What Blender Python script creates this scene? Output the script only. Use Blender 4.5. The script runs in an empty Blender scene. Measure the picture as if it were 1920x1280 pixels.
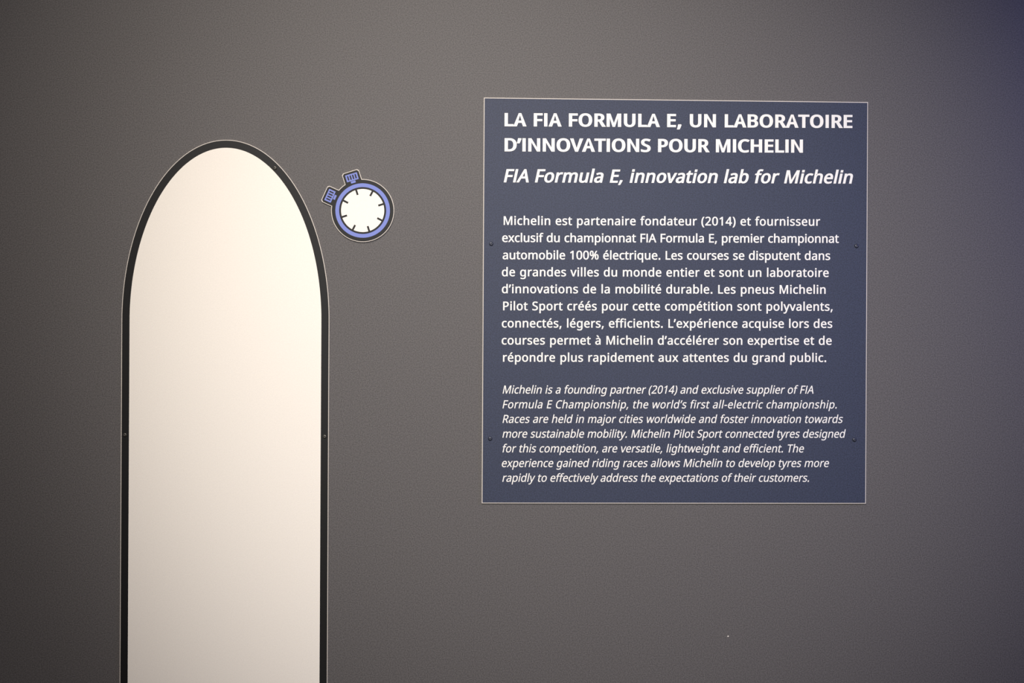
import bpy, bmesh, math, random
from mathutils import Vector, Matrix

SC = bpy.context.scene
COL = SC.collection

# ------------------------------------------------------------------ camera
cam_data = bpy.data.cameras.new('camera')
cam_data.sensor_width = 36.0
cam_data.lens = 50.0
cam_data.clip_start = 0.05
cam = bpy.data.objects.new('camera', cam_data)
COL.objects.link(cam)
YAW, PITCH, ROLL = math.radians(2.1784), math.radians(0.0019), math.radians(0.3016)
F = Vector((math.sin(YAW) * math.cos(PITCH), math.cos(YAW) * math.cos(PITCH), math.sin(PITCH)))
R = Vector((math.cos(YAW), -math.sin(YAW), 0))
U = R.cross(F)
R2 = R * math.cos(ROLL) + U * math.sin(ROLL)
U2 = -R * math.sin(ROLL) + U * math.cos(ROLL)
mw = Matrix((R2, U2, -F)).transposed().to_4x4()
mw.translation = Vector((0, -2.96, 1.6))
cam.matrix_world = mw
SC.camera = cam

# ------------------------------------------------------------------ light
SC.view_settings.view_transform = 'Standard'
SC.view_settings.look = 'None'
SC.view_settings.gamma = 1
SC.view_settings.use_curve_mapping = False
SC.view_settings.exposure = 0.0

world = bpy.data.worlds.new('dark_hall')
SC.world = world
world.use_nodes = True
bg = world.node_tree.nodes['Background']
bg.inputs[0].default_value = (0.80, 0.78, 1.0, 1)
bg.inputs[1].default_value = 0.10


def spot(name, loc, target, power, color, angle, blend, size):
    d = bpy.data.lights.new(name, 'SPOT')
    d.energy = power
    d.color = color
    d.spot_size = math.radians(angle)
    d.spot_blend = blend
    d.shadow_soft_size = size
    o = bpy.data.objects.new(name, d)
    COL.objects.link(o)
    o.location = loc
    o.rotation_euler = (Vector(target) - Vector(loc)).to_track_quat('-Z', 'Y').to_euler()
    return o


spot('track_spotlight', (-0.55, -2.4, 3.3), (-0.02, 0, 1.58), 258, (1.0, 0.925, 0.855), 61, 1.0, 0.05)
spot('hall_spotlight', (0.45, -5.2, 2.7), (0.34, 0, 1.58), 680, (1.0, 0.97, 0.95), 28, 1.0, 0.12)
spot('blue_spotlight', (2.7, -1.4, 2.6), (1.95, 0, 1.85), 112, (0.22, 0.27, 1.0), 85, 1.0, 0.1)

GLYPHS = {  # outlines of the lettering: advance, then contours, in 1/1000 em
    " ": (260, ""),
    "%": (831, "195,724 240,717 278,698 307,666 321,640 331,611 339,578 343,541 345,501 344,460 339,424 332,391 322,361 308,335 280,302 242,283 195,276 151,283 115,302 86,335 73,361 62,391 55,424 51,460 49,501 50,541 55,578 62,611 71,640 84,666 112,698 149,717|195,662 172,658 153,644 139,621 130,590 124,550 122,501 124,452 130,412 139,380 153,357 172,344 195,339 219,343 238,357 253,379 264,411 270,452 272,501 270,550 264,590 253,621 238,644 219,657|652,714 256,0 179,0 575,714|632,438 677,432 714,412 743,379 757,354 768,325 776,292 780,255 782,215 781,174 776,138 769,105 759,75 746,50 717,16 679,-3 632,-10 588,-3 552,16 523,50 510,75 500,105 492,138 488,174 486,215 487,255 492,292 499,325 508,354 521,379 549,412 586,432|632,375 609,371 590,357 576,335 567,304 561,264 559,215 561,166 567,125 576,93 590,71 609,58 632,53 656,57 675,71 690,93 701,124 707,165 709,215 707,264 701,304 690,335 675,357 656,371"),
    "(": (300, "40,274 41,307 42,339 46,371 50,403 56,434 62,465 71,495 80,525 91,554 104,583 118,611 133,638 150,664 168,690 187,714 270,714 243,676 220,636 198,594 180,551 164,507 152,462 142,416 135,369 130,322 129,275 130,244 132,214 135,183 139,152 145,122 152,92 160,62 170,33 180,4 192,-24 205,-52 219,-80 235,-106 251,-133 269,-158 187,-158 168,-134 150,-109 133,-83 118,-57 104,-29 91,-1 80,27 71,57 62,87 56,117 50,148 46,179 42,210 41,242"),
    ")": (300, "260,274 259,242 258,210 254,179 250,148 244,117 238,87 229,57 220,27 209,-1 196,-29 183,-57 168,-83 151,-109 133,-134 113,-158 31,-158 49,-133 65,-106 81,-80 95,-52 108,-24 120,4 130,33 140,62 148,92 155,122 161,152 165,183 168,214 170,244 171,275 170,307 168,338 165,369 161,400 155,431 148,462 140,492 130,522 120,551 108,580 95,608 81,636 65,663 48,689 30,714 113,714 133,690 151,664 168,638 183,611 196,583 209,554 220,525 229,495 238,465 244,434 250,403 254,371 258,339 259,307"),
    ",": (268, "192,105 169,29 138,-52 106,-129 41,-129 60,-48 78,38 91,116 185,116"),
    "-": (322, "40,229 40,307 282,307 282,229"),
    ".": (268, "72,54 74,76 80,94 90,106 103,114 117,119 133,121 149,119 164,114 177,106 188,94 194,76 196,54 194,32 188,15 177,2 164,-7 149,-12 133,-14 117,-12 103,-7 90,2 80,15 74,32"),
    "0": (572, "523,358 522,324 521,291 518,260 515,231 510,203 500,160 486,121 468,87 448,58 423,34 394,15 362,1 326,-7 285,-10 235,-5 191,10 152,34 121,68 95,110 74,160 65,195 58,232 53,271 50,313 49,358 50,403 53,445 57,485 64,522 72,556 91,606 116,648 148,682 186,706 232,720 285,725 335,720 380,706 418,682 450,648 477,606 497,556 506,522 514,485 519,445 522,403|137,358 138,320 139,285 142,252 146,222 151,195 163,155 179,123 198,97 223,79 251,69 285,65 319,69 347,79 371,97 391,122 407,155 419,194 424,222 429,252 432,285 433,320 434,358 433,396 432,431 429,464 424,493 419,520 407,560 391,592 371,617 347,636 319,646 285,650 251,646 223,636 198,617 179,592 163,560 151,520 146,493 142,464 139,431 138,396"),
    "1": (572, "355,0 269,0 269,499 269,548 271,585 273,622 244,595 211,567 135,505 89,564 282,714 355,714"),
    "2": (572, "520,0 48,0 48,73 235,262 326,358 349,386 367,413 382,440 393,468 399,498 401,529 397,565 385,595 366,618 340,635 310,646 275,649 242,647 211,641 183,631 157,617 130,601 103,581 56,640 117,683 141,695 165,705 190,713 217,719 246,723 275,724 318,721 356,714 390,701 420,683 444,662 464,635 479,605 488,571 491,534 488,497 481,462 468,429 451,397 429,364 404,333 308,231 159,84 159,80 520,80"),
    "3": (572, "493,547 491,516 485,489 475,464 461,442 444,423 423,407 400,394 374,383 345,376 345,372 397,362 440,344 473,318 496,286 510,247 515,203 512,163 502,126 486,92 463,63 433,37 397,17 371,7 343,0 311,-6 278,-9 241,-10 205,-9 170,-6 137,-1 105,6 75,16 45,29 45,111 76,97 108,86 142,76 176,70 210,65 242,64 300,68 346,81 381,101 404,130 418,164 423,205 420,233 413,257 399,277 381,294 359,308 331,318 299,325 263,330 223,331 154,331 154,406 224,406 261,408 294,414 322,423 347,436 367,452 382,470 394,492 401,515 403,541 399,573 387,600 368,621 342,637 310,647 273,650 248,649 225,647 204,642 146,621 93,590 49,650 76,669 108,686 143,702 183,714 226,722 272,724 315,722 352,716 386,706 414,692 438,674 469,638 487,595"),
    "4": (572, "552,162 448,162 448,0 363,0 363,162 21,162 21,237 357,718 448,718 448,241 552,241|363,466 363,513 365,554 366,590 368,624 364,624 344,583 321,546 107,241 363,241"),
    "5": (572, "275,438 322,435 364,427 402,413 435,394 463,370 485,341 502,308 512,270 515,228 511,181 501,138 483,100 459,68 428,40 391,18 349,3 301,-7 248,-10 212,-9 178,-6 144,0 114,8 87,17 63,29 63,112 89,98 118,87 150,77 184,71 217,66 249,65 283,67 314,72 341,81 366,95 386,112 403,132 415,157 423,186 425,219 420,262 406,298 382,326 348,347 302,360 246,364 182,359 124,349 80,377 107,714 465,714 465,634 182,634 165,427 211,434"),
    "6": (572, "55,305 56,346 59,387 63,427 71,466 80,504 93,540 109,575 128,607 151,635 178,661 209,683 244,700 285,714 331,721 382,724 428,722 470,715 470,640 429,649 384,652 341,649 302,642 269,629 241,612 216,591 196,566 180,538 168,507 158,474 151,439 146,402 143,363 149,363 160,378 173,393 187,406 203,418 222,428 242,436 265,442 290,446 318,447 358,444 394,436 426,421 455,402 479,377 499,347 513,313 522,274 525,230 522,183 513,140 497,102 476,69 450,41 418,19 383,3 342,-7 298,-10 265,-8 233,-2 203,9 175,24 149,43 125,67 105,95 87,128 73,165 63,207 57,254|297,64 336,68 370,82 399,104 421,136 434,178 438,230 434,272 423,308 403,338 377,360 342,374 300,378 270,376 243,369 218,358 196,344 178,328 163,309 153,289 146,268 144,247 145,225 148,203 153,182 161,161 171,142 182,123 196,106 213,92 230,80 251,71 273,66"),
    "7": (572, "136,0 429,634 44,634 44,714 523,714 523,646 233,0"),
    "8": (572, "285,724 325,722 362,715 396,704 426,689 451,670 471,647 487,620 496,588 499,553 497,526 491,501 480,478 467,458 450,439 431,421 410,406 387,391 363,378 391,363 418,348 443,330 465,312 485,291 500,269 512,244 520,216 522,185 519,147 509,112 493,81 471,55 444,32 411,14 374,1 333,-7 288,-10 239,-7 196,0 157,13 125,30 98,52 76,78 61,109 52,143 49,182 51,213 58,242 69,267 85,290 103,311 124,329 147,345 172,360 197,373 174,387 153,402 133,418 116,436 101,456 88,477 79,500 74,526 72,554 75,589 84,620 100,646 121,670 146,689 176,704 209,715 246,722|135,181 139,148 151,119 172,94 201,75 239,64 286,60 331,64 368,75 397,94 419,120 432,150 436,184 434,206 428,227 417,245 403,263 386,278 365,293 342,307 315,319 286,331 270,337 242,324 218,310 196,296 178,281 162,264 150,246 142,226 137,205|284,653 250,650 219,641 193,626 174,606 162,581 158,550 160,527 166,506 175,488 189,472 204,458 223,445 289,412 351,445 369,458 383,472 395,488 405,507 410,527 412,550 408,581 396,606 377,626 351,641 320,650"),
    "9": (572, "520,409 519,368 516,328 511,287 504,248 495,210 482,173 466,139 447,107 424,78 397,53 366,31 330,13 289,0 243,-7 192,-10 145,-7 102,0 102,75 144,65 190,62 234,65 272,72 305,85 334,102 358,123 378,147 394,175 407,206 417,239 424,275 429,312 431,350 425,350 414,335 401,321 387,308 371,296 352,286 331,278 309,272 283,268 255,267 216,270 180,278 147,292 119,312 95,337 75,366 61,400 53,439 50,483 53,531 63,574 78,612 100,645 127,673 158,695 194,711 234,721 278,724 311,722 343,715 373,704 401,689 427,670 450,646 470,618 488,585 501,548 512,506 518,460|278,650 239,645 205,632 176,609 155,577 141,535 137,484 141,441 152,405 171,375 197,354 231,340 274,336 305,338 332,345 357,355 379,370 397,386 411,405 422,425 429,446 431,467 430,488 427,510 421,531 414,553 405,572 393,591 379,608 363,622 345,634 325,643 302,648"),
    "A": (639, "545,0 459,221 176,221 91,0 0,0 279,717 360,717 638,0|352,517 342,546 328,589 318,624 307,583 296,546 287,517 206,301 432,301"),
    "B": (650, "301,714 352,712 398,708 438,700 473,689 503,674 528,656 547,634 561,606 569,574 572,537 570,510 565,485 556,462 545,442 529,424 510,408 489,396 464,386 436,379 436,374 465,368 492,359 517,348 540,334 559,316 575,294 587,268 594,238 596,203 593,162 583,125 566,92 543,65 515,42 480,23 441,10 397,3 348,0 97,0 97,714|319,410 374,413 416,423 445,439 464,462 475,492 479,527 474,563 461,591 437,611 404,626 360,634 305,637 187,637 187,410|187,335 187,76 331,76 388,80 432,92 463,113 484,140 496,173 500,210 498,234 493,256 483,276 470,293 452,308 428,319 400,328 365,333 324,335"),
    "C": (632, "403,645 366,643 332,636 300,625 271,610 245,591 222,568 202,542 186,511 173,477 164,440 158,400 156,357 157,323 160,290 166,260 174,231 183,204 205,164 232,131 265,104 305,85 350,73 402,69 433,70 462,73 491,77 573,97 573,19 546,10 519,3 490,-3 460,-7 427,-9 389,-10 347,-8 308,-3 271,6 238,19 207,35 179,55 154,77 133,103 114,131 97,163 84,197 74,234 67,273 62,314 61,358 62,390 65,421 69,450 75,479 83,506 101,549 123,587 149,622 181,652 217,677 257,698 302,712 351,721 404,724 440,723 476,719 510,713 543,705 573,694 601,682 565,606 491,633 464,640 434,644"),
    "D": (730, "669,364 667,318 662,274 653,234 641,197 624,163 605,132 583,105 557,80 529,59 497,41 462,26 425,15 385,7 342,2 296,0 97,0 97,714 317,714 359,712 399,708 436,700 471,688 504,674 534,656 561,636 586,612 607,586 626,556 641,524 654,489 662,450 667,409|574,361 573,398 569,432 563,463 554,491 542,517 518,554 488,584 450,607 407,624 359,634 304,637 187,637 187,77 284,77 339,80 388,88 432,103 470,123 501,148 528,180 548,217 562,259 571,307"),
    "E": (556, "496,0 97,0 97,714 496,714 496,635 187,635 187,412 478,412 478,334 187,334 187,79 496,79"),
    "F": (519, "187,0 97,0 97,714 496,714 496,635 187,635 187,382 477,382 477,303 187,303"),
    "G": (728, "407,377 654,377 654,27 615,15 576,6 537,-1 496,-6 451,-9 403,-10 360,-8 320,-3 282,6 248,18 216,34 187,54 161,76 138,102 118,130 100,161 86,196 75,232 67,271 63,313 61,357 63,401 68,442 77,481 89,517 105,551 124,582 146,611 172,636 200,659 231,678 266,695 303,708 343,717 386,722 431,724 470,723 508,719 544,713 579,705 612,694 644,682 610,604 584,615 555,624 524,633 492,640 460,644 426,645 393,644 362,639 333,632 305,623 280,610 243,583 212,550 187,510 175,484 167,455 160,424 156,392 155,357 156,324 159,292 165,262 173,233 182,206 204,166 233,132 269,104 294,91 322,81 353,74 387,69 424,68 504,73 564,85 564,297 407,297"),
    "H": (741, "643,0 553,0 553,333 187,333 187,0 97,0 97,714 187,714 187,412 553,412 553,714 643,714"),
    "I": (339, "298,0 40,0 40,52 124,71 124,642 40,662 40,714 298,714 298,662 214,642 214,71 298,52"),
    "L": (524, "97,0 97,714 187,714 187,80 499,80 499,0"),
    "M": (907, "412,0 177,626 173,626 176,575 179,507 180,433 180,0 97,0 97,714 230,714 450,129 454,129 678,714 810,714 810,0 721,0 721,439 722,508 725,573 728,625 724,625 486,0"),
    "N": (760, "663,0 558,0 176,593 172,593 175,538 178,471 180,399 180,0 97,0 97,714 201,714 582,123 586,123 583,171 580,241 579,311 579,714 663,714"),
    "O": (781, "720,358 719,325 717,294 712,264 707,235 699,207 683,165 662,126 636,91 607,61 572,36 533,16 490,2 443,-7 391,-10 337,-7 289,2 245,16 206,37 172,62 142,91 117,126 97,165 81,208 74,236 68,265 64,295 62,326 61,359 62,402 67,443 74,481 84,517 97,551 113,582 132,611 154,636 179,659 206,679 237,696 271,708 309,718 349,723 392,725 433,723 472,718 508,709 541,696 572,679 600,660 625,637 647,612 666,583 682,551 696,517 707,481 714,442 719,401|156,358 157,323 160,290 165,259 172,230 181,203 201,163 227,130 258,103 297,84 341,72 391,68 442,72 486,84 523,103 555,130 580,163 600,203 609,230 616,259 621,290 624,323 625,358 623,410 616,457 605,499 589,537 569,569 544,597 514,618 478,634 438,643 392,646 341,642 297,631 258,611 227,585 201,552 181,512 172,486 165,457 160,426 157,393"),
    "P": (605, "286,714 339,712 386,705 427,694 461,679 490,659 513,635 531,608 544,577 551,542 554,504 552,475 548,447 539,419 528,393 512,369 492,347 468,327 438,310 404,296 365,286 320,280 269,278 187,278 187,0 97,0 97,714|278,637 187,637 187,355 259,355 302,357 339,361 372,369 399,381 422,397 439,416 451,440 459,468 461,500 456,542 441,576 417,603 382,622 336,633"),
    "R": (622, "294,714 350,712 399,704 440,691 476,674 504,652 526,624 542,591 551,554 554,511 552,475 545,443 533,416 518,392 500,372 479,355 457,342 435,330 411,320 607,0 502,0 329,295 187,295 187,0 97,0 97,714|289,636 187,636 187,371 294,371 347,375 389,386 421,405 443,432 457,466 461,507 459,536 453,561 442,582 428,599 409,613 386,623 358,630 326,635"),
    "S": (549, "502,191 499,151 488,114 471,82 447,55 418,32 382,14 342,1 297,-7 247,-10 171,-6 104,5 51,24 51,110 77,100 107,90 140,81 177,74 213,69 251,68 284,70 314,74 340,82 362,93 380,106 394,122 404,140 410,161 412,183 410,205 405,225 397,242 385,258 367,272 345,286 318,300 284,315 244,330 163,366 142,380 123,395 106,411 92,428 80,447 71,468 65,490 61,515 60,542 63,578 73,611 89,639 111,664 138,685 169,702 206,714 245,722 288,724 326,723 362,719 396,713 428,705 457,695 485,684 457,607 376,634 347,640 317,644 286,645 258,644 233,639 211,632 193,622 178,610 166,595 158,579 153,561 151,541 153,518 158,498 166,481 178,466 194,451 215,438 240,425 271,411 307,397 347,381 382,365 413,347 440,329 462,308 479,284 492,257 499,226"),
    "T": (556, "323,0 233,0 233,635 10,635 10,714 545,714 545,635 323,635"),
    "U": (731, "640,252 637,204 627,160 610,118 587,82 556,50 518,24 493,12 464,2 433,-4 399,-9 362,-10 311,-7 266,2 225,16 190,36 159,62 134,93 115,128 101,166 93,208 90,254 90,714 180,714 180,251 185,197 201,152 226,116 263,89 310,73 367,68 408,71 443,78 472,91 497,109 517,131 532,156 543,186 549,217 551,252 551,714 640,714"),
    "V": (600, "600,714 345,0 255,0 0,714 94,714 255,256 274,200 288,148 300,100 311,149 326,201 345,258 505,714"),
    "Y": (566, "283,363 469,714 566,714 328,277 328,0 238,0 238,273 0,714 98,714"),
    "a": (561, "288,545 325,543 358,538 387,530 412,517 433,502 459,468 475,422 480,365 480,0 416,0 399,76 395,76 380,58 364,42 347,27 330,16 312,6 291,-1 269,-6 244,-9 215,-10 184,-8 155,-2 128,7 105,20 84,38 68,59 56,85 48,115 46,149 53,198 74,239 109,272 137,288 170,301 209,310 253,317 303,320 394,323 394,355 391,395 381,426 365,448 343,462 316,471 283,474 255,473 229,468 203,461 132,433 105,499 130,511 157,522 188,531 220,539 254,543|314,259 254,254 208,243 175,227 154,206 141,179 137,148 140,121 149,99 164,82 185,70 208,63 235,61 278,65 315,78 348,98 373,128 388,167 393,214 393,262"),
    "b": (615, "173,575 171,511 168,465 173,465 190,486 211,505 236,522 265,535 300,542 339,545 377,542 413,534 445,520 474,501 499,475 521,445 538,409 550,367 558,320 560,268 559,232 556,199 550,168 542,140 532,114 512,76 486,45 455,21 420,4 381,-7 339,-10 300,-7 265,0 236,13 211,29 190,48 173,68 166,68 148,0 85,0 85,760 173,760|324,472 289,470 259,462 234,450 214,434 198,412 187,384 179,352 175,314 173,271 173,267 174,229 178,195 185,165 194,138 205,115 233,86 274,69 326,63 370,69 406,87 433,116 446,139 456,166 463,197 468,231 469,269 468,307 463,342 456,372 446,399 433,421 406,449 369,466"),
    "c": (480, "300,-10 254,-7 212,3 173,19 139,42 110,72 86,109 75,135 66,163 60,194 56,228 55,265 56,303 60,338 67,370 76,400 88,426 113,464 142,494 177,517 217,533 260,543 306,546 333,545 359,542 385,537 409,531 429,525 447,517 420,444 364,461 304,469 270,466 240,459 215,446 194,428 176,406 163,378 154,346 148,308 146,266 148,225 154,189 163,157 176,129 193,107 214,89 239,76 267,69 299,66 327,67 353,70 376,75 438,97 438,19 419,10 400,3 378,-2 355,-7 329,-9"),
    "d": (615, "275,-10 237,-7 201,1 169,15 141,34 115,59 93,90 77,126 65,168 57,215 55,267 57,320 65,367 77,408 94,445 115,475 141,501 170,521 202,535 238,543 276,546 303,545 327,541 349,535 369,528 387,518 403,507 418,495 431,481 442,467 448,467 444,505 442,546 442,760 530,760 530,0 459,0 446,72 442,72 431,57 418,43 403,30 387,19 369,9 349,1 326,-5 302,-9|289,63 340,68 380,84 408,109 428,146 439,193 443,250 443,266 442,304 438,339 431,369 422,396 410,419 382,449 341,467 288,473 245,467 209,448 181,416 169,392 159,365 152,335 147,301 146,265 147,228 152,195 159,165 169,139 181,116 209,87 245,69"),
    "e": (564, "292,546 336,543 375,533 410,516 441,493 466,465 486,431 501,393 510,351 513,304 513,251 146,251 152,195 168,149 192,112 226,86 268,70 317,65 350,66 380,69 407,74 489,102 489,25 462,14 435,5 408,-1 380,-6 348,-9 313,-10 264,-7 219,4 178,21 142,45 112,76 87,113 76,139 67,167 60,197 56,230 55,264 56,298 60,330 66,361 74,389 84,415 107,454 135,486 167,512 205,531 247,542|291,474 252,469 219,456 191,433 170,403 156,365 148,321 421,321 419,350 415,377 407,401 396,422 382,440 365,454 344,465 319,472"),
    "f": (344, "332,468 197,468 197,0 109,0 109,468 15,468 15,509 109,539 109,570 111,613 118,650 129,682 145,708 165,729 189,745 217,756 248,763 283,765 341,759 387,747 364,678 327,688 284,693 257,690 235,680 218,663 207,640 199,609 197,571 197,536 332,536"),
    "g": (615, "275,546 309,544 341,537 370,526 397,510 422,490 443,465 448,465 460,536 530,536 530,-9 527,-57 518,-99 504,-136 484,-168 457,-194 425,-214 386,-228 341,-237 290,-240 252,-239 217,-236 183,-231 152,-225 124,-216 97,-206 97,-125 124,-137 153,-148 186,-156 221,-162 257,-166 295,-167 338,-163 374,-149 403,-126 425,-96 439,-59 443,-16 443,5 444,40 446,71 442,71 422,46 399,26 373,10 343,-1 311,-8 276,-10 236,-7 200,2 168,16 139,37 113,63 92,95 76,131 64,171 57,217 55,267 57,316 64,361 76,402 92,438 113,470 139,498 167,519 200,534 236,543|287,472 258,469 233,461 210,448 191,430 175,406 163,378 153,345 148,308 146,266 147,228 152,194 159,164 169,137 182,114 211,85 246,68 289,62 315,63 338,67 359,72 377,81 393,92 407,105 419,122 428,141 435,163 440,188 443,215 444,246 444,267 442,313 437,352 427,385 414,412 397,434 376,451 351,463 321,470"),
    "h": (618, "173,537 171,498 168,462 174,462 186,480 201,495 217,508 235,519 254,528 275,535 297,541 319,544 341,545 382,543 418,536 449,524 476,508 498,487 515,461 527,429 535,392 537,349 537,0 450,0 450,343 447,383 437,415 421,440 398,458 368,468 330,472 293,469 262,462 236,449 215,432 199,410 187,383 179,352 175,317 173,277 173,0 85,0 85,760 173,760"),
    "i": (258, "173,536 173,0 85,0 85,536|130,737 143,735 155,731 165,723 174,713 179,699 181,681 179,664 174,650 165,639 155,631 143,627 130,625 116,627 104,631 93,639 85,650 80,664 78,681 80,699 85,713 93,723 104,731 116,736"),
    "j": (258, "22,-240 -22,-236 -55,-228 -55,-157 -24,-164 11,-167 31,-165 49,-159 64,-149 76,-134 83,-112 85,-83 85,536 173,536 173,-80 171,-112 166,-140 157,-166 144,-188 128,-206 108,-221 84,-232 55,-238|78,681 80,699 85,713 93,723 104,731 116,736 130,737 143,735 155,731 165,723 174,713 179,699 181,681 179,664 174,650 165,639 155,631 143,627 130,625 116,627 104,631 93,639 85,650 80,664"),
    "k": (534, "172,363 171,321 168,276 172,276 190,299 214,329 236,355 407,536 510,536 293,307 525,0 419,0 233,250 172,197 172,0 85,0 85,760 172,760"),
    "l": (258, "173,0 85,0 85,760 173,760"),
    "m": (935, "673,546 729,541 774,525 809,499 825,479 838,453 847,423 852,388 854,349 854,0 767,0 767,345 764,384 755,415 740,440 720,458 692,468 658,472 611,467 574,452 546,427 528,392 517,349 513,296 513,0 426,0 426,345 425,372 421,395 414,415 405,433 393,447 378,458 360,466 340,470 316,472 283,469 254,462 231,449 212,432 197,410 186,384 179,353 175,318 173,278 173,0 85,0 85,536 156,536 169,463 174,463 186,481 200,496 215,509 232,521 251,530 270,537 290,542 311,545 332,546 371,544 406,536 435,524 461,507 481,484 496,456 501,456 521,484 546,507 574,524 606,536 639,544"),
    "n": (618, "343,546 380,544 412,539 441,529 467,516 488,499 506,479 519,453 529,423 535,388 537,349 537,0 450,0 450,343 447,383 437,415 421,440 398,458 368,468 330,472 277,466 236,450 207,422 188,384 177,336 173,278 173,0 85,0 85,536 156,536 169,463 174,463 187,481 202,496 218,509 237,521 256,530 277,537 299,542 321,545"),
    "o": (605, "551,269 549,226 543,187 533,150 520,118 504,89 483,63 460,41 434,23 405,8 372,-2 338,-8 301,-10 267,-8 234,-2 203,8 174,23 148,41 125,63 105,89 87,118 73,150 63,187 57,226 55,269 56,303 60,336 66,366 74,394 85,419 108,457 137,489 171,513 211,532 255,542 304,546 351,542 394,532 432,513 467,489 496,457 519,419 531,394 540,366 546,336 550,303|146,269 148,229 153,192 163,159 176,131 193,107 214,88 239,74 269,66 303,63 337,66 367,74 392,88 413,107 430,131 443,159 453,192 458,229 460,269 458,310 452,346 443,378 430,406 413,429 391,447 366,461 336,469 302,472 252,466 213,448 183,418 170,395 159,368 152,338 147,305"),
    "p": (615, "340,546 378,543 413,535 445,521 474,502 499,477 521,447 538,411 550,369 558,322 560,269 559,234 556,201 550,170 542,142 532,115 512,77 486,46 455,21 421,4 382,-6 339,-10 313,-9 288,-5 266,1 246,9 228,19 211,29 173,68 167,68 171,25 173,-20 173,-240 85,-240 85,536 157,536 169,463 173,463 184,478 197,492 211,505 227,517 245,527 265,535 288,541 313,545|324,472 290,470 261,463 237,451 217,436 201,415 189,390 181,360 175,326 173,286 173,269 175,227 179,190 187,157 198,129 214,105 234,87 260,74 290,66 326,63 357,66 384,75 406,90 426,110 441,135 453,163 462,196 467,231 469,270 468,305 463,338 456,367 446,394 433,417 406,448 369,466"),
    "q": (615, "442,-11 443,31 447,72 441,72 424,50 403,31 377,14 348,1 313,-7 273,-10 236,-7 201,1 170,15 141,34 115,59 94,90 77,126 65,168 57,215 55,267 56,303 59,336 65,367 73,395 83,421 104,459 130,490 161,514 196,532 234,542 276,546 315,543 350,535 379,522 404,505 425,485 443,463 447,463 460,536 530,536 530,-240 442,-240|290,63 324,65 354,72 378,83 399,99 415,119 427,144 435,174 441,209 443,248 443,266 442,305 438,340 431,371 421,398 409,420 380,450 340,467 288,473 244,467 208,448 181,416 168,392 159,365 152,335 147,301 146,265 147,229 152,196 159,166 169,140 181,116 209,87 245,69"),
    "r": (413, "335,546 367,544 398,540 387,459 358,464 329,466 309,465 289,460 270,453 252,443 235,431 220,416 206,400 195,381 185,360 179,337 174,312 173,286 173,0 85,0 85,536 157,536 167,438 171,438 183,457 197,476 212,492 229,508 247,521 267,531 288,540 311,544"),
    "s": (479, "434,148 431,115 422,86 408,61 388,40 364,22 334,8 300,-2 262,-8 220,-10 184,-9 152,-6 123,-1 98,6 74,14 52,24 52,104 129,74 160,67 191,62 222,61 263,63 295,71 319,82 336,98 346,118 349,140 348,153 344,165 338,176 329,187 316,197 298,208 217,244 128,284 105,298 86,314 71,332 60,352 53,376 51,404 57,446 76,481 106,509 130,522 156,533 186,540 217,545 252,546 284,545 314,542 343,536 371,529 398,521 423,510 393,440 322,464 297,470 272,473 246,474 213,472 185,466 163,456 148,443 138,428 135,409 136,395 141,383 148,371 159,361 173,351 191,341 273,307 360,268 382,254 400,238 415,219 426,199 432,175"),
    "t": (361, "264,62 305,65 339,73 339,6 299,-5 249,-10 222,-8 196,-4 171,4 149,17 130,33 114,55 102,82 94,116 92,156 92,468 16,468 16,510 93,545 128,659 180,659 180,536 335,536 335,468 180,468 180,158 183,128 190,104 203,85 221,72 241,65"),
    "u": (618, "533,536 533,0 461,0 448,71 444,71 432,53 417,38 400,25 381,14 362,5 341,-1 319,-6 297,-9 274,-10 234,-8 198,-1 167,10 140,27 118,48 101,74 89,105 81,142 79,185 79,536 168,536 168,191 171,152 181,120 197,95 220,77 250,67 287,63 324,65 356,73 381,85 402,103 419,125 430,151 439,183 443,218 445,257 445,536"),
    "v": (508, "203,0 0,536 94,536 208,220 225,171 241,119 251,78 255,78 266,120 283,172 300,220 414,536 508,536 304,0"),
    "w": (786, "431,303 419,344 408,383 400,418 394,445 390,445 384,418 376,383 366,343 354,302 258,1 158,1 11,537 102,537 176,251 191,192 203,136 211,91 215,91 222,121 230,159 240,199 251,235 346,537 442,537 534,235 548,186 562,135 570,92 574,92 581,134 594,190 610,251 685,537 775,537 626,1 523,1"),
    "x": (529, "212,274 27,536 127,536 265,334 402,536 501,536 316,274 511,0 411,0 265,214 117,0 18,0"),
    "y": (510, "1,536 95,536 211,231 229,179 245,130 256,85 260,85 279,150 306,232 415,536 510,536 279,-74 266,-106 251,-135 234,-161 216,-185 196,-204 172,-219 146,-231 117,-238 84,-240 42,-237 11,-232 11,-162 37,-166 70,-168 90,-167 108,-163 123,-156 138,-148 151,-137 162,-123 172,-108 181,-91 189,-73 217,-2"),
    "z": (470, "431,0 39,0 39,58 327,468 56,468 56,536 424,536 424,470 140,68 431,68"),
    "à": (561, "288,545 325,543 358,538 387,530 412,517 433,502 459,468 475,422 480,365 480,0 416,0 399,76 395,76 380,58 364,42 347,27 330,16 312,6 291,-1 269,-6 244,-9 215,-10 184,-8 155,-2 128,7 105,20 84,38 68,59 56,85 48,115 46,149 53,198 74,239 109,272 137,288 170,301 209,310 253,317 303,320 394,323 394,355 391,395 381,426 365,448 343,462 316,471 283,474 255,473 229,468 203,461 132,433 105,499 130,511 157,522 188,531 220,539 254,543|314,259 254,254 208,243 175,227 154,206 141,179 137,148 140,121 149,99 164,82 185,70 208,63 235,61 278,65 315,78 348,98 373,128 388,167 393,214 393,262|256,766 283,716 318,663 352,618 352,606 293,606 255,639 213,681 176,722 151,756 151,766"),
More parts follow.
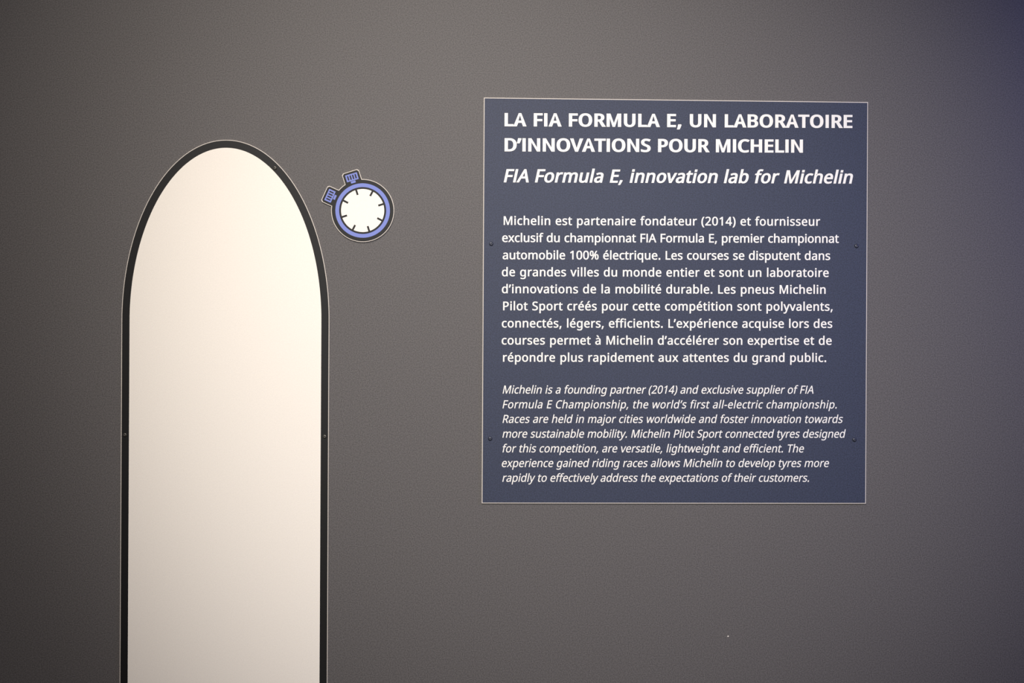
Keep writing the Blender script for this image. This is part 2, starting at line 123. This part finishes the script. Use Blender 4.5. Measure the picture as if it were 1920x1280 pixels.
    "é": (564, "292,546 336,543 375,533 410,516 441,493 466,465 486,431 501,393 510,351 513,304 513,251 146,251 152,195 168,149 192,112 226,86 268,70 317,65 350,66 380,69 407,74 489,102 489,25 462,14 435,5 408,-1 380,-6 348,-9 313,-10 264,-7 219,4 178,21 142,45 112,76 87,113 76,139 67,167 60,197 56,230 55,264 56,298 60,330 66,361 74,389 84,415 107,454 135,486 167,512 205,531 247,542|291,474 252,469 219,456 191,433 170,403 156,365 148,321 421,321 419,350 415,377 407,401 396,422 382,440 365,454 344,465 319,472|433,756 407,722 369,681 328,639 290,606 232,606 232,618 264,663 299,716 327,766 433,766"),
    "’": (175, "163,703 140,627 109,545 77,469 12,469 26,529 40,593 52,657 62,714 156,714"),
}


# ------------------------------------------------------------------ helpers
def mat(name, color, rough=0.6, spec=0.5, metal=0.0, grain=0.0, scale=420.0, bump=0.0):
    m = bpy.data.materials.new(name)
    m.use_nodes = True
    nt = m.node_tree
    b = nt.nodes['Principled BSDF']
    b.inputs['Roughness'].default_value = rough
    b.inputs['Specular IOR Level'].default_value = spec
    b.inputs['Metallic'].default_value = metal
    b.inputs['Base Color'].default_value = (*color, 1)
    if grain or bump:
        tc = nt.nodes.new('ShaderNodeTexCoord')
        no = nt.nodes.new('ShaderNodeTexNoise')
        no.inputs['Scale'].default_value = scale
        no.inputs['Detail'].default_value = 1.0
        nt.links.new(tc.outputs['Object'], no.inputs['Vector'])
        if grain:
            cr = nt.nodes.new('ShaderNodeMapRange')
            cr.inputs['From Min'].default_value = 0.25
            cr.inputs['From Max'].default_value = 0.75
            cr.inputs['To Min'].default_value = 1 - grain
            cr.inputs['To Max'].default_value = 1 + grain
            mx = nt.nodes.new('ShaderNodeVectorMath')
            mx.operation = 'SCALE'
            mx.inputs[0].default_value = color
            nt.links.new(no.outputs[0], cr.inputs['Value'])
            nt.links.new(cr.outputs['Result'], mx.inputs['Scale'])
            nt.links.new(mx.outputs[0], b.inputs['Base Color'])
        if bump:
            bp = nt.nodes.new('ShaderNodeBump')
            bp.inputs['Strength'].default_value = bump
            bp.inputs['Distance'].default_value = 0.001
            nt.links.new(no.outputs[0], bp.inputs['Height'])
            nt.links.new(bp.outputs[0], b.inputs['Normal'])
    return m


M = {
    'wall': mat('grey_wall_vinyl', (0.104, 0.0955, 0.0925), 0.6, 0.35, grain=0.36, scale=430, bump=0.05),
    'floor': mat('dark_carpet', (0.03, 0.03, 0.035), 0.95, 0.1, grain=0.3, scale=300),
    'navy': mat('navy_print', (0.033, 0.041, 0.073), 0.55, 0.29, grain=0.38, scale=430),
    'core': mat('pale_board_core', (0.66, 0.60, 0.53), 0.6, 0.3),
    'black': mat('black_print', (0.009, 0.0085, 0.008), 0.5, 0.22, grain=0.2, scale=430),
    'cream': mat('cream_print', (0.92, 0.86, 0.765), 0.6, 0.25, grain=0.03, scale=430),
    'white': mat('white_lettering', (0.90, 0.87, 0.80), 0.6, 0.3),
    'blue': mat('periwinkle_print', (0.20, 0.245, 0.60), 0.6, 0.3),
    'screw': mat('painted_screw_metal', (0.035, 0.04, 0.06), 0.35, 0.7, metal=0.3),
    'screw_black': mat('black_screw_metal', (0.06, 0.055, 0.045), 0.3, 0.7, metal=0.3),
    'chip': mat('bare_plaster_chip', (0.75, 0.70, 0.62), 0.8, 0.2),
    'scratch': mat('scratched_vinyl', (0.17, 0.155, 0.145), 0.6, 0.3),
}


def link_mesh(name, bm, material, parent=None, smooth=False):
    bmesh.ops.recalc_face_normals(bm, faces=bm.faces[:])
    me = bpy.data.meshes.new(name)
    bm.to_mesh(me)
    bm.free()
    me.materials.append(material)
    if smooth:
        for p in me.polygons:
            p.use_smooth = True
    o = bpy.data.objects.new(name, me)
    COL.objects.link(o)
    if parent is not None:
        o.parent = parent
        # geometry is written in world metres; shift it into the parent's frame
        off = Vector((0, 0, 0))
        q = parent
        while q is not None:
            off += q.location
            q = q.parent
        me.transform(Matrix.Translation(-off))
    return o


def thing(name, label, cat, loc):
    o = bpy.data.objects.new(name, None)
    o.empty_display_size = 0.05
    COL.objects.link(o)
    o.location = loc
    o['label'] = label
    o['category'] = cat
    return o


def smooth_loop(pts, n=6):
    out = []
    N = len(pts)
    for i in range(N):
        p0, p1, p2, p3 = (Vector(pts[(i + k - 1) % N]) for k in range(4))
        for j in range(n):
            t = j / n
            out.append(0.5 * ((2 * p1) + (p2 - p0) * t + (2 * p0 - 5 * p1 + 4 * p2 - p3) * t * t
                              + (-p0 + 3 * p1 - 3 * p2 + p3) * t ** 3))
    return [(v.x, v.y) for v in out]


def area(pts):
    return 0.5 * sum(pts[i][0] * pts[(i + 1) % len(pts)][1] - pts[(i + 1) % len(pts)][0] * pts[i][1]
                     for i in range(len(pts)))


def offset_loop(pts, dx, dy, sgn):
    """move every corner along its mitre; sgn +1 pushes to the right of the walking direction"""
    N = len(pts)
    out = []
    for i in range(N):
        a, b, c = Vector(pts[i - 1]), Vector(pts[i]), Vector(pts[(i + 1) % N])
        e1, e2 = (b - a), (c - b)
        if e1.length < 1e-9 or e2.length < 1e-9:
            out.append(pts[i])
            continue
        e1.normalize()
        e2.normalize()
        n1, n2 = Vector((e1.y, -e1.x)), Vector((e2.y, -e2.x))
        k = 1 + n1.dot(n2)
        convex = (e1.x * e2.y - e1.y * e2.x) * sgn > 0
        n = (n1 + n2) / max(k, 0.35 if convex else 0.02)
        out.append((pts[i][0] + sgn * n.x * dx, pts[i][1] + sgn * n.y * dy))
    return out


def tidy(lp, tol):
    """weld very short edges and drop straight-line corners"""
    out = []
    for p in lp:
        if not out or math.hypot(p[0] - out[-1][0], p[1] - out[-1][1]) > tol:
            out.append(p)
    while len(out) > 3 and math.hypot(out[0][0] - out[-1][0], out[0][1] - out[-1][1]) <= tol:
        out.pop()
    return out


def thicken(lp, dx, dy, sgn, steps=24):
    """grow an outline in small steps, merging the edges that shrink away"""
    lp = tidy(lp, 1.0)
    for _ in range(steps):
        new = offset_loop(lp, dx / steps, dy / steps, sgn)
        N = len(lp)
        gone = []
        for i in range(N):
            j = (i + 1) % N
            ox, oy = lp[j][0] - lp[i][0], lp[j][1] - lp[i][1]
            nx, ny = new[j][0] - new[i][0], new[j][1] - new[i][1]
            if ox * nx + oy * ny <= 0 or math.hypot(nx, ny) < 1.0:
                gone.append(i)
        if gone and N - len(gone) > 3:
            res, skip = [], set()
            for i in range(N):
                if i in skip:
                    continue
                if i in gone and (i + 1) % N not in skip and i != N - 1:
                    j = i + 1
                    res.append(((new[i][0] + new[j][0]) / 2, (new[i][1] + new[j][1]) / 2))
                    skip.add(j)
                else:
                    res.append(new[i])
            new = res
        lp = tidy(new, 0.8)
        if len(lp) < 3:
            break
    return lp


def slab(name, loops, y0, y1, material, parent=None):
    return plates(name, [loops], y0, y1, material, parent)


def plates(name, shapes, y0, y1, material, parent=None):
    """one mesh of flat plates, each from its outline loops (x, z), holes allowed; front at y0, back at y1"""
    bm = bmesh.new()
    ym = (y0 + y1) / 2
    for i, loops in enumerate(shapes):       # neighbours that touch differ a hair in height
        h = 0.00004 * (i % 2)
        fill_plate(bm, loops, ym - h / 2, abs(y1 - y0) / 2 + h / 2)
    return link_mesh(name, bm, material, parent)


def fill_plate(bm, loops, ym, half):
    cu = bpy.data.curves.new('outline', 'CURVE')
    cu.dimensions = '2D'
    cu.fill_mode = 'BOTH'
    cu.extrude = half
    for lp in loops:
        if len(lp) < 8:                      # the filler needs a few more corners
            lp = [q for a, b in zip(lp, lp[1:] + lp[:1]) for q in (a, ((a[0] + b[0]) / 2, (a[1] + b[1]) / 2))]
        s = cu.splines.new('POLY')
        s.points.add(len(lp) - 1)
        for p, q in zip(s.points, lp):
            p.co = (q[0], q[1], 0, 1)
        s.use_cyclic_u = True
    tmp = bpy.data.objects.new('outline', cu)
    COL.objects.link(tmp)
    dg = bpy.context.evaluated_depsgraph_get()
    me0 = bpy.data.meshes.new_from_object(tmp.evaluated_get(dg))
    bpy.data.objects.remove(tmp)
    bpy.data.curves.remove(cu)
    verts = {}
    idx = []
    for v in me0.vertices:
        key = (round(v.co.x, 6), round(v.co.y, 6), v.co.z > 0)
        if key not in verts:
            verts[key] = bm.verts.new((v.co.x, ym - v.co.z, v.co.y))
        idx.append(verts[key])
    for p in me0.polygons:
        vs = [idx[i] for i in p.vertices]
        if len(set(vs)) == len(vs):
            try:
                bm.faces.new(vs)
            except ValueError:
                pass
    bpy.data.meshes.remove(me0)


def box_loop(cx, cz, w, h, ang=0.0):
    c, s = math.cos(ang), math.sin(ang)
    return [(cx + a * w / 2 * c - b * h / 2 * s, cz + a * w / 2 * s + b * h / 2 * c)
            for a, b in ((-1, -1), (1, -1), (1, 1), (-1, 1))]


def round_loop(cx, cz, r, n=72):
    return [(cx + r * math.cos(2 * math.pi * i / n), cz + r * math.sin(2 * math.pi * i / n)) for i in range(n)]


def box_bm(x0, x1, y0, y1, z0, z1):
    bm = bmesh.new()
    bmesh.ops.create_cube(bm, size=1)
    for v in bm.verts:
        v.co = ((x0 + x1) / 2 + v.co.x * (x1 - x0), (y0 + y1) / 2 + v.co.y * (y1 - y0),
                (z0 + z1) / 2 + v.co.z * (z1 - z0))
    return bm


def screw_bm(cx, cz, y, r, tilt=0.0):
    """pan head: domed rim turned on a lathe with a hexagonal socket in the middle"""
    prof = [(1.0, 0.0), (0.98, 0.22), (0.86, 0.42), (0.66, 0.54), (0.42, 0.58)]
    n = 24
    bm = bmesh.new()
    rings = []
    for q, h in prof:
        rings.append([bm.verts.new((cx + q * r * math.cos(2 * math.pi * i / n), y - h * r,
                                    cz + q * r * math.sin(2 * math.pi * i / n))) for i in range(n)])
    for h in (0.58, 0.2):
        ring = []
        for i in range(n):
            a = 2 * math.pi * i / n + tilt
            hexr = 0.36 * math.cos(math.pi / 6) / math.cos((a % (math.pi / 3)) - math.pi / 6)
            ring.append(bm.verts.new((cx + hexr * r * math.cos(a - tilt), y - h * r, cz + hexr * r * math.sin(a - tilt))))
        rings.append(ring)
    for a, b in zip(rings, rings[1:]):
        for i in range(n):
            bm.faces.new((a[i], a[(i + 1) % n], b[(i + 1) % n], b[i]))
    bm.faces.new(rings[-1])
    return bm


# ------------------------------------------------------------------ setting
o = link_mesh('wall_back', box_bm(-3.2, 3.4, 0.0, 0.12, 0.0, 3.8), M['wall'])
o['kind'] = 'structure'
o = link_mesh('floor', box_bm(-3.2, 3.4, -4.6, 0.12, -0.1, 0.0), M['floor'])
o['kind'] = 'structure'

# ------------------------------------------------------------------ plain cut-out board
BX0, BX1, BZ0, BZ1, SPRING = -0.692, -0.266, 0.52, 2.013, 1.64   # a plain upright board with an arched head
BOARD = [(BX0, BZ0 + 0.05), (BX0 + 0.004, BZ0 + 0.015), (BX0 + 0.015, BZ0 + 0.004), (BX0 + 0.05, BZ0),
         (BX1 - 0.05, BZ0), (BX1 - 0.015, BZ0 + 0.004), (BX1 - 0.004, BZ0 + 0.015), (BX1, BZ0 + 0.05)]
for i in range(121):
    a = math.pi * i / 120
    BOARD.append(((BX0 + BX1) / 2 + (BX1 - BX0) / 2 * math.cos(a), SPRING + (BZ1 - SPRING) * math.sin(a)))
outer = BOARD
sg = -1 if area(outer) < 0 else 1            # pushes outwards


def grow(loop, d):
    return offset_loop(loop, d, d, sg)


board = thing('cutout_board', 'tall plain cream board with arched top and black border on grey wall',
              'board', (-0.479, 0.0, BZ0))
slab('backing_board', [outer], -0.0042, 0.0, M['core'], board)['label'] = 'pale bare edge of the board'
slab('black_border', [grow(outer, -0.0014)], -0.0046, -0.0042, M['black'], board)
slab('cream_face', [grow(outer, -0.0165)], -0.0049, -0.0046, M['cream'], board)
for x, z in ((-0.2743, 1.4016), (-0.6837, 1.4038), (-0.3795, 1.9560)):
    link_mesh('screw', screw_bm(x, z, -0.0045, 0.0042), M['screw_black'], board, True)

# ------------------------------------------------------------------ stopwatch cut-out
SX, SZ, PX = -0.1985, 1.8696, 1 / 910.0
crowns = [(-0.2211, 1.9382, -0.2182, 1.9284, math.radians(17)),
          (-0.2661, 1.8995, -0.2560, 1.8964, math.radians(66))]


def polar(r_px, deg):                        # clockwise from twelve o'clock
    a = math.radians(deg)
    return SX + r_px * PX * math.sin(a), SZ + r_px * PX * math.cos(a)


def watch_outline(e):
    """round case with the two push-button stubs, grown by e"""
    r = 58 * PX + e
    loop = []
    stubs = []
    for bx, bz, sx, sz, ang in crowns:
        half = 15.5 * PX + e
        top = math.hypot(bx - SX, bz - SZ) + 10.5 * PX + e
        stubs.append((math.atan2(bz - SZ, bx - SX), half, top))
    stubs.sort()
    n = 120
    for i in range(n):
        a = -math.pi / 2 + 2 * math.pi * i / n
        if any(abs(a - c) < math.asin(h / r) + 0.02 for c, h, t in stubs):
            continue
        loop.append((a, [(SX + r * math.cos(a), SZ + r * math.sin(a))]))
    for c, h, t in stubs:
        d, q = Vector((math.cos(c), math.sin(c))), Vector((-math.sin(c), math.cos(c)))
        o = Vector((SX, SZ))
        w = math.sqrt(r * r - h * h)
        k = 3 * PX
        pts = [o + d * w - q * h, o + d * (t - k) - q * h, o + d * t - q * (h - k),
               o + d * t + q * (h - k), o + d * (t - k) + q * h, o + d * w + q * h]
        loop.append((c, [(p.x, p.y) for p in pts]))
    loop.sort(key=lambda e_: e_[0])
    return [p for _, ps in loop for p in ps]


watch = thing('stopwatch_cutout', 'round cut-out stopwatch with blue ring and white dial, between cream board and sign',
              'stopwatch', (SX, 0.0, SZ - 60 * PX))
slab('backing_board', [watch_outline(0.0014)], -0.0042, 0.0, M['core'], watch)['label'] = 'pale bare edge of the cut-out'
Y = -0.0046
slab('case', [watch_outline(0.0)], Y, -0.0042, M['black'], watch)
slab('case_ring', [round_loop(SX, SZ, 51.3 * PX), round_loop(SX, SZ, 44.2 * PX)], Y - 0.0003, Y, M['blue'], watch)
dial = slab('dial', [round_loop(SX, SZ, 40.6 * PX)], Y - 0.0003, Y, M['cream'], watch)
for k in range(8):
    d = 27 + 45 * k
    x, z = polar(36.0, d)
    slab('tick_mark', [box_loop(x, z, 3.6 * PX, 10.4 * PX, -math.radians(d))], Y - 0.0005, Y - 0.0003, M['black'], dial)
for (cx, cz, sx, sz, a) in crowns:
    lp = [box_loop(cx, cz, 23 * PX, 13.2 * PX, a)]
    for j in (-1.5, -0.5, 0.5, 1.5):
        ox = j * 4.9 * PX
        lp.append(box_loop(cx + ox * math.cos(a), cz + ox * math.sin(a), 2.6 * PX, 8.4 * PX, a)[::-1])
    btn = slab('push_button', lp, Y - 0.0003, Y, M['blue'], watch)
    slab('button_stem', [box_loop(sx, sz, 9 * PX, 4 * PX, a)], Y - 0.0003, Y, M['blue'], btn)

# ------------------------------------------------------------------ information sign
SIGN = (0.0512, 0.8579, 1.2637, 2.1065)
x0, x1, z0, z1 = SIGN
sign = thing('information_sign', 'square navy blue wall sign with white French and English text', 'sign',
             ((x0 + x1) / 2, 0.0, z0))


def rect(e):
    return [(x0 + e, z0 + e), (x1 - e, z0 + e), (x1 - e, z1 - e), (x0 + e, z1 - e)]


slab('backing_plate', [rect(0)], -0.0040, 0.0, M['core'], sign)['label'] = 'pale bare edge of the sign'
slab('face_panel', [rect(0.0016)], -0.0045, -0.0040, M['navy'], sign)
for x, z in ((0.0681, 1.8027), (0.8350, 1.8043), (0.0680, 1.3981), (0.8327, 1.3979)):
    link_mesh('screw', screw_bm(x, z, -0.0044, 0.0045), M['screw'], sign, True)

#TEXT
HEADING = [('LA FIA FORMULA E, UN LABORATOIRE', 0.0945, 2.0472, 0.8249, 2.0515),
           ('D’INNOVATIONS POUR MICHELIN', 0.0948, 1.995, 0.7204, 1.9987)]
SUBHEADING = [('FIA Formula E, innovation lab for Michelin', 0.0934, 1.9307, 0.8235, 1.9349)]
FRENCH = [('Michelin est partenaire fondateur (2014) et fournisseur', 0.0938, 1.8421, 0.7523, 1.8459),
          ('exclusif du championnat FIA Formula E, premier championnat', 0.093, 1.8066, 0.7974, 1.8104),
          ('automobile 100% électrique. Les courses se disputent dans', 0.093, 1.7708, 0.779, 1.7743),
          ('de grandes villes du monde entier et sont un laboratoire', 0.0928, 1.7355, 0.7758, 1.7387),
          ('d’innovations de la mobilité durable. Les pneus Michelin', 0.093, 1.7003, 0.77, 1.7034),
          ('Pilot Sport créés pour cette compétition sont polyvalents,', 0.0935, 1.6648, 0.7851, 1.6679),
          ('connectés, légers, efficients. L’expérience acquise lors des', 0.0932, 1.629, 0.7842, 1.632),
          ('courses permet à Michelin d’accélérer son expertise et de', 0.0931, 1.5936, 0.7828, 1.5965),
          ('répondre plus rapidement aux attentes du grand public.', 0.0938, 1.558, 0.7719, 1.5606)]
ENGLISH = [('Michelin is a founding partner (2014) and exclusive supplier of FIA', 0.0935, 1.4918, 0.7454, 1.4941),
           ('Formula E Championship, the world’s first all-electric championship.', 0.0934, 1.4611, 0.7942, 1.4633),
           ('Races are held in major cities worldwide and foster innovation towards', 0.0936, 1.4308, 0.8065, 1.4328),
           ('more sustainable mobility. Michelin Pilot Sport connected tyres designed', 0.0935, 1.4001, 0.8107, 1.4019),
           ('for this competition, are versatile, lightweight and efficient. The', 0.0939, 1.3696, 0.7244, 1.3709),
           ('experience gained riding races allows Michelin to develop tyres more', 0.0936, 1.3391, 0.7775, 1.3404),
           ('rapidly to effectively address the expectations of their customers.', 0.0938, 1.3085, 0.7364, 1.3095)]


def glyph(ch, ex, ey, kx, slant):
    """advance and contours of one letter, thickened by ex / ey, widened by kx, sheared by slant"""
    adv, s = GLYPHS[ch]
    if ch == 'I':                            # plain bar, no serifs
        adv, s = 282, '96,0 96,714 186,714 186,0'
    if ch == 'A':
        s = '0,0 282,714 361,714 639,0 548,0 460,222 177,222 90,0|206,301 431,301 319,602'
    if ch == 'A' and ex > 35:                # heavier cut with an open counter
        s = '24,0 284,714 359,714 615,0 520,0 448,200 191,200 119,0|172,285 467,285 319,690'
    if ch == 'V':
        s = '0,714 96,714 300,112 504,714 600,714 346,0 254,0'
    loops = [[tuple(float(q) for q in p.split(',')) for p in c.split(' ')] for c in s.split('|')] if s else []
    if not loops:
        return adv * kx, []
    if ch in 'ij.':                          # square dots
        k = max(range(len(loops)), key=lambda i: min(p[1] for p in loops[i]))
        xs = [p[0] for p in loops[k]]
        zs = [p[1] for p in loops[k]]
        q = [(min(xs) + 6, min(zs) + 4), (min(xs) + 6, max(zs) - 4), (max(xs) - 6, max(zs) - 4), (max(xs) - 6, min(zs) + 4)]
        loops[k] = q if (area(q) < 0) == (area(loops[k]) < 0) else q[::-1]
    loops = [[(x * kx, z) for x, z in lp] for lp in loops]
    big = max(loops, key=lambda lp: abs(area(lp)))
    sgn = 1 if area(big) > 0 else -1
    f = 714 / (714 + 2 * ey)
    res = []
    for lp in loops:
        q = thicken(lp, ex, ey, sgn)
        q = [(x, (z + ey) * f) for x, z in q]
        res.append([(x + slant * z, z) for x, z in q])
    return adv * kx, res


def text_block(name, lines, cap, ex, ey, kx, slant, space, parent):
    s = cap / 714
    shapes = []
    for body, xa, za, xb, zb in lines:
        items = [glyph(c, ex, ey, kx, slant) for c in body]
        first = min(p[0] for lp in items[0][1] for p in lp if p[1] < 60)
        last = max(p[0] for lp in items[-1][1] for p in lp if p[1] < 120)
        items = [(a + (space if c == ' ' else 0), l) for c, (a, l) in zip(body, items)]
        nat = sum(a for a, _ in items[:-1]) + last - first
        track = ((xb - xa) / s - nat) / (len(items) - 1)
        pen = -first
        slope = (zb - za) / (xb - xa)
        for a, lps in items:
            if lps:
                shapes.append([[(xa + (pen + x) * s, za + z * s + slope * (pen + x) * s) for x, z in lp] for lp in lps])
            pen += a + track
    return plates(name, shapes, -0.0048, -0.0045, M['white'], parent)


text_block('heading_text', HEADING, 0.0276, 46, 24, 0.98, 0.0, 20, sign)['label'] = 'heavy white capital heading'
text_block('subheading_text', SUBHEADING, 0.0276, 28, 18, 0.93, 0.21, 30, sign)['label'] = 'bold white slanted heading'
text_block('french_paragraph', FRENCH, 0.0182, 18, 12, 0.94, 0.0, 40, sign)['label'] = 'white upright paragraph'
text_block('english_paragraph', ENGLISH, 0.0167, 6, 5, 0.90, 0.2, 25, sign)['label'] = 'white slanted paragraph'
#TEXT

# ------------------------------------------------------------------ small marks on the wall
random.seed(4)


def flake(name, label, cx, cz, w, h, material):
    lp = []
    for i in range(11):
        a = 2 * math.pi * i / 11
        k = random.uniform(0.6, 1.0)
        lp.append((cx + k * w / 2 * math.cos(a), cz + k * h / 2 * math.sin(a)))
    o = slab(name, [lp], -0.0009, 0.0, material)
    o['label'] = label
    o['category'] = 'wall mark'
    return o


flake('paint_chip', 'tiny pale chip in the grey wall below the navy sign', 0.5689, 0.9856, 0.0046, 0.0034, M['chip'])
flake('wall_scratch', 'faint short horizontal scratch running left from the pale chip below the sign', 0.5495, 0.9856, 0.032, 0.0008, M['scratch'])
flake('wall_scuff', 'faint grey scuff near the upper right edge of the wall', 1.1690, 2.2152, 0.006, 0.0022, M['scratch'])
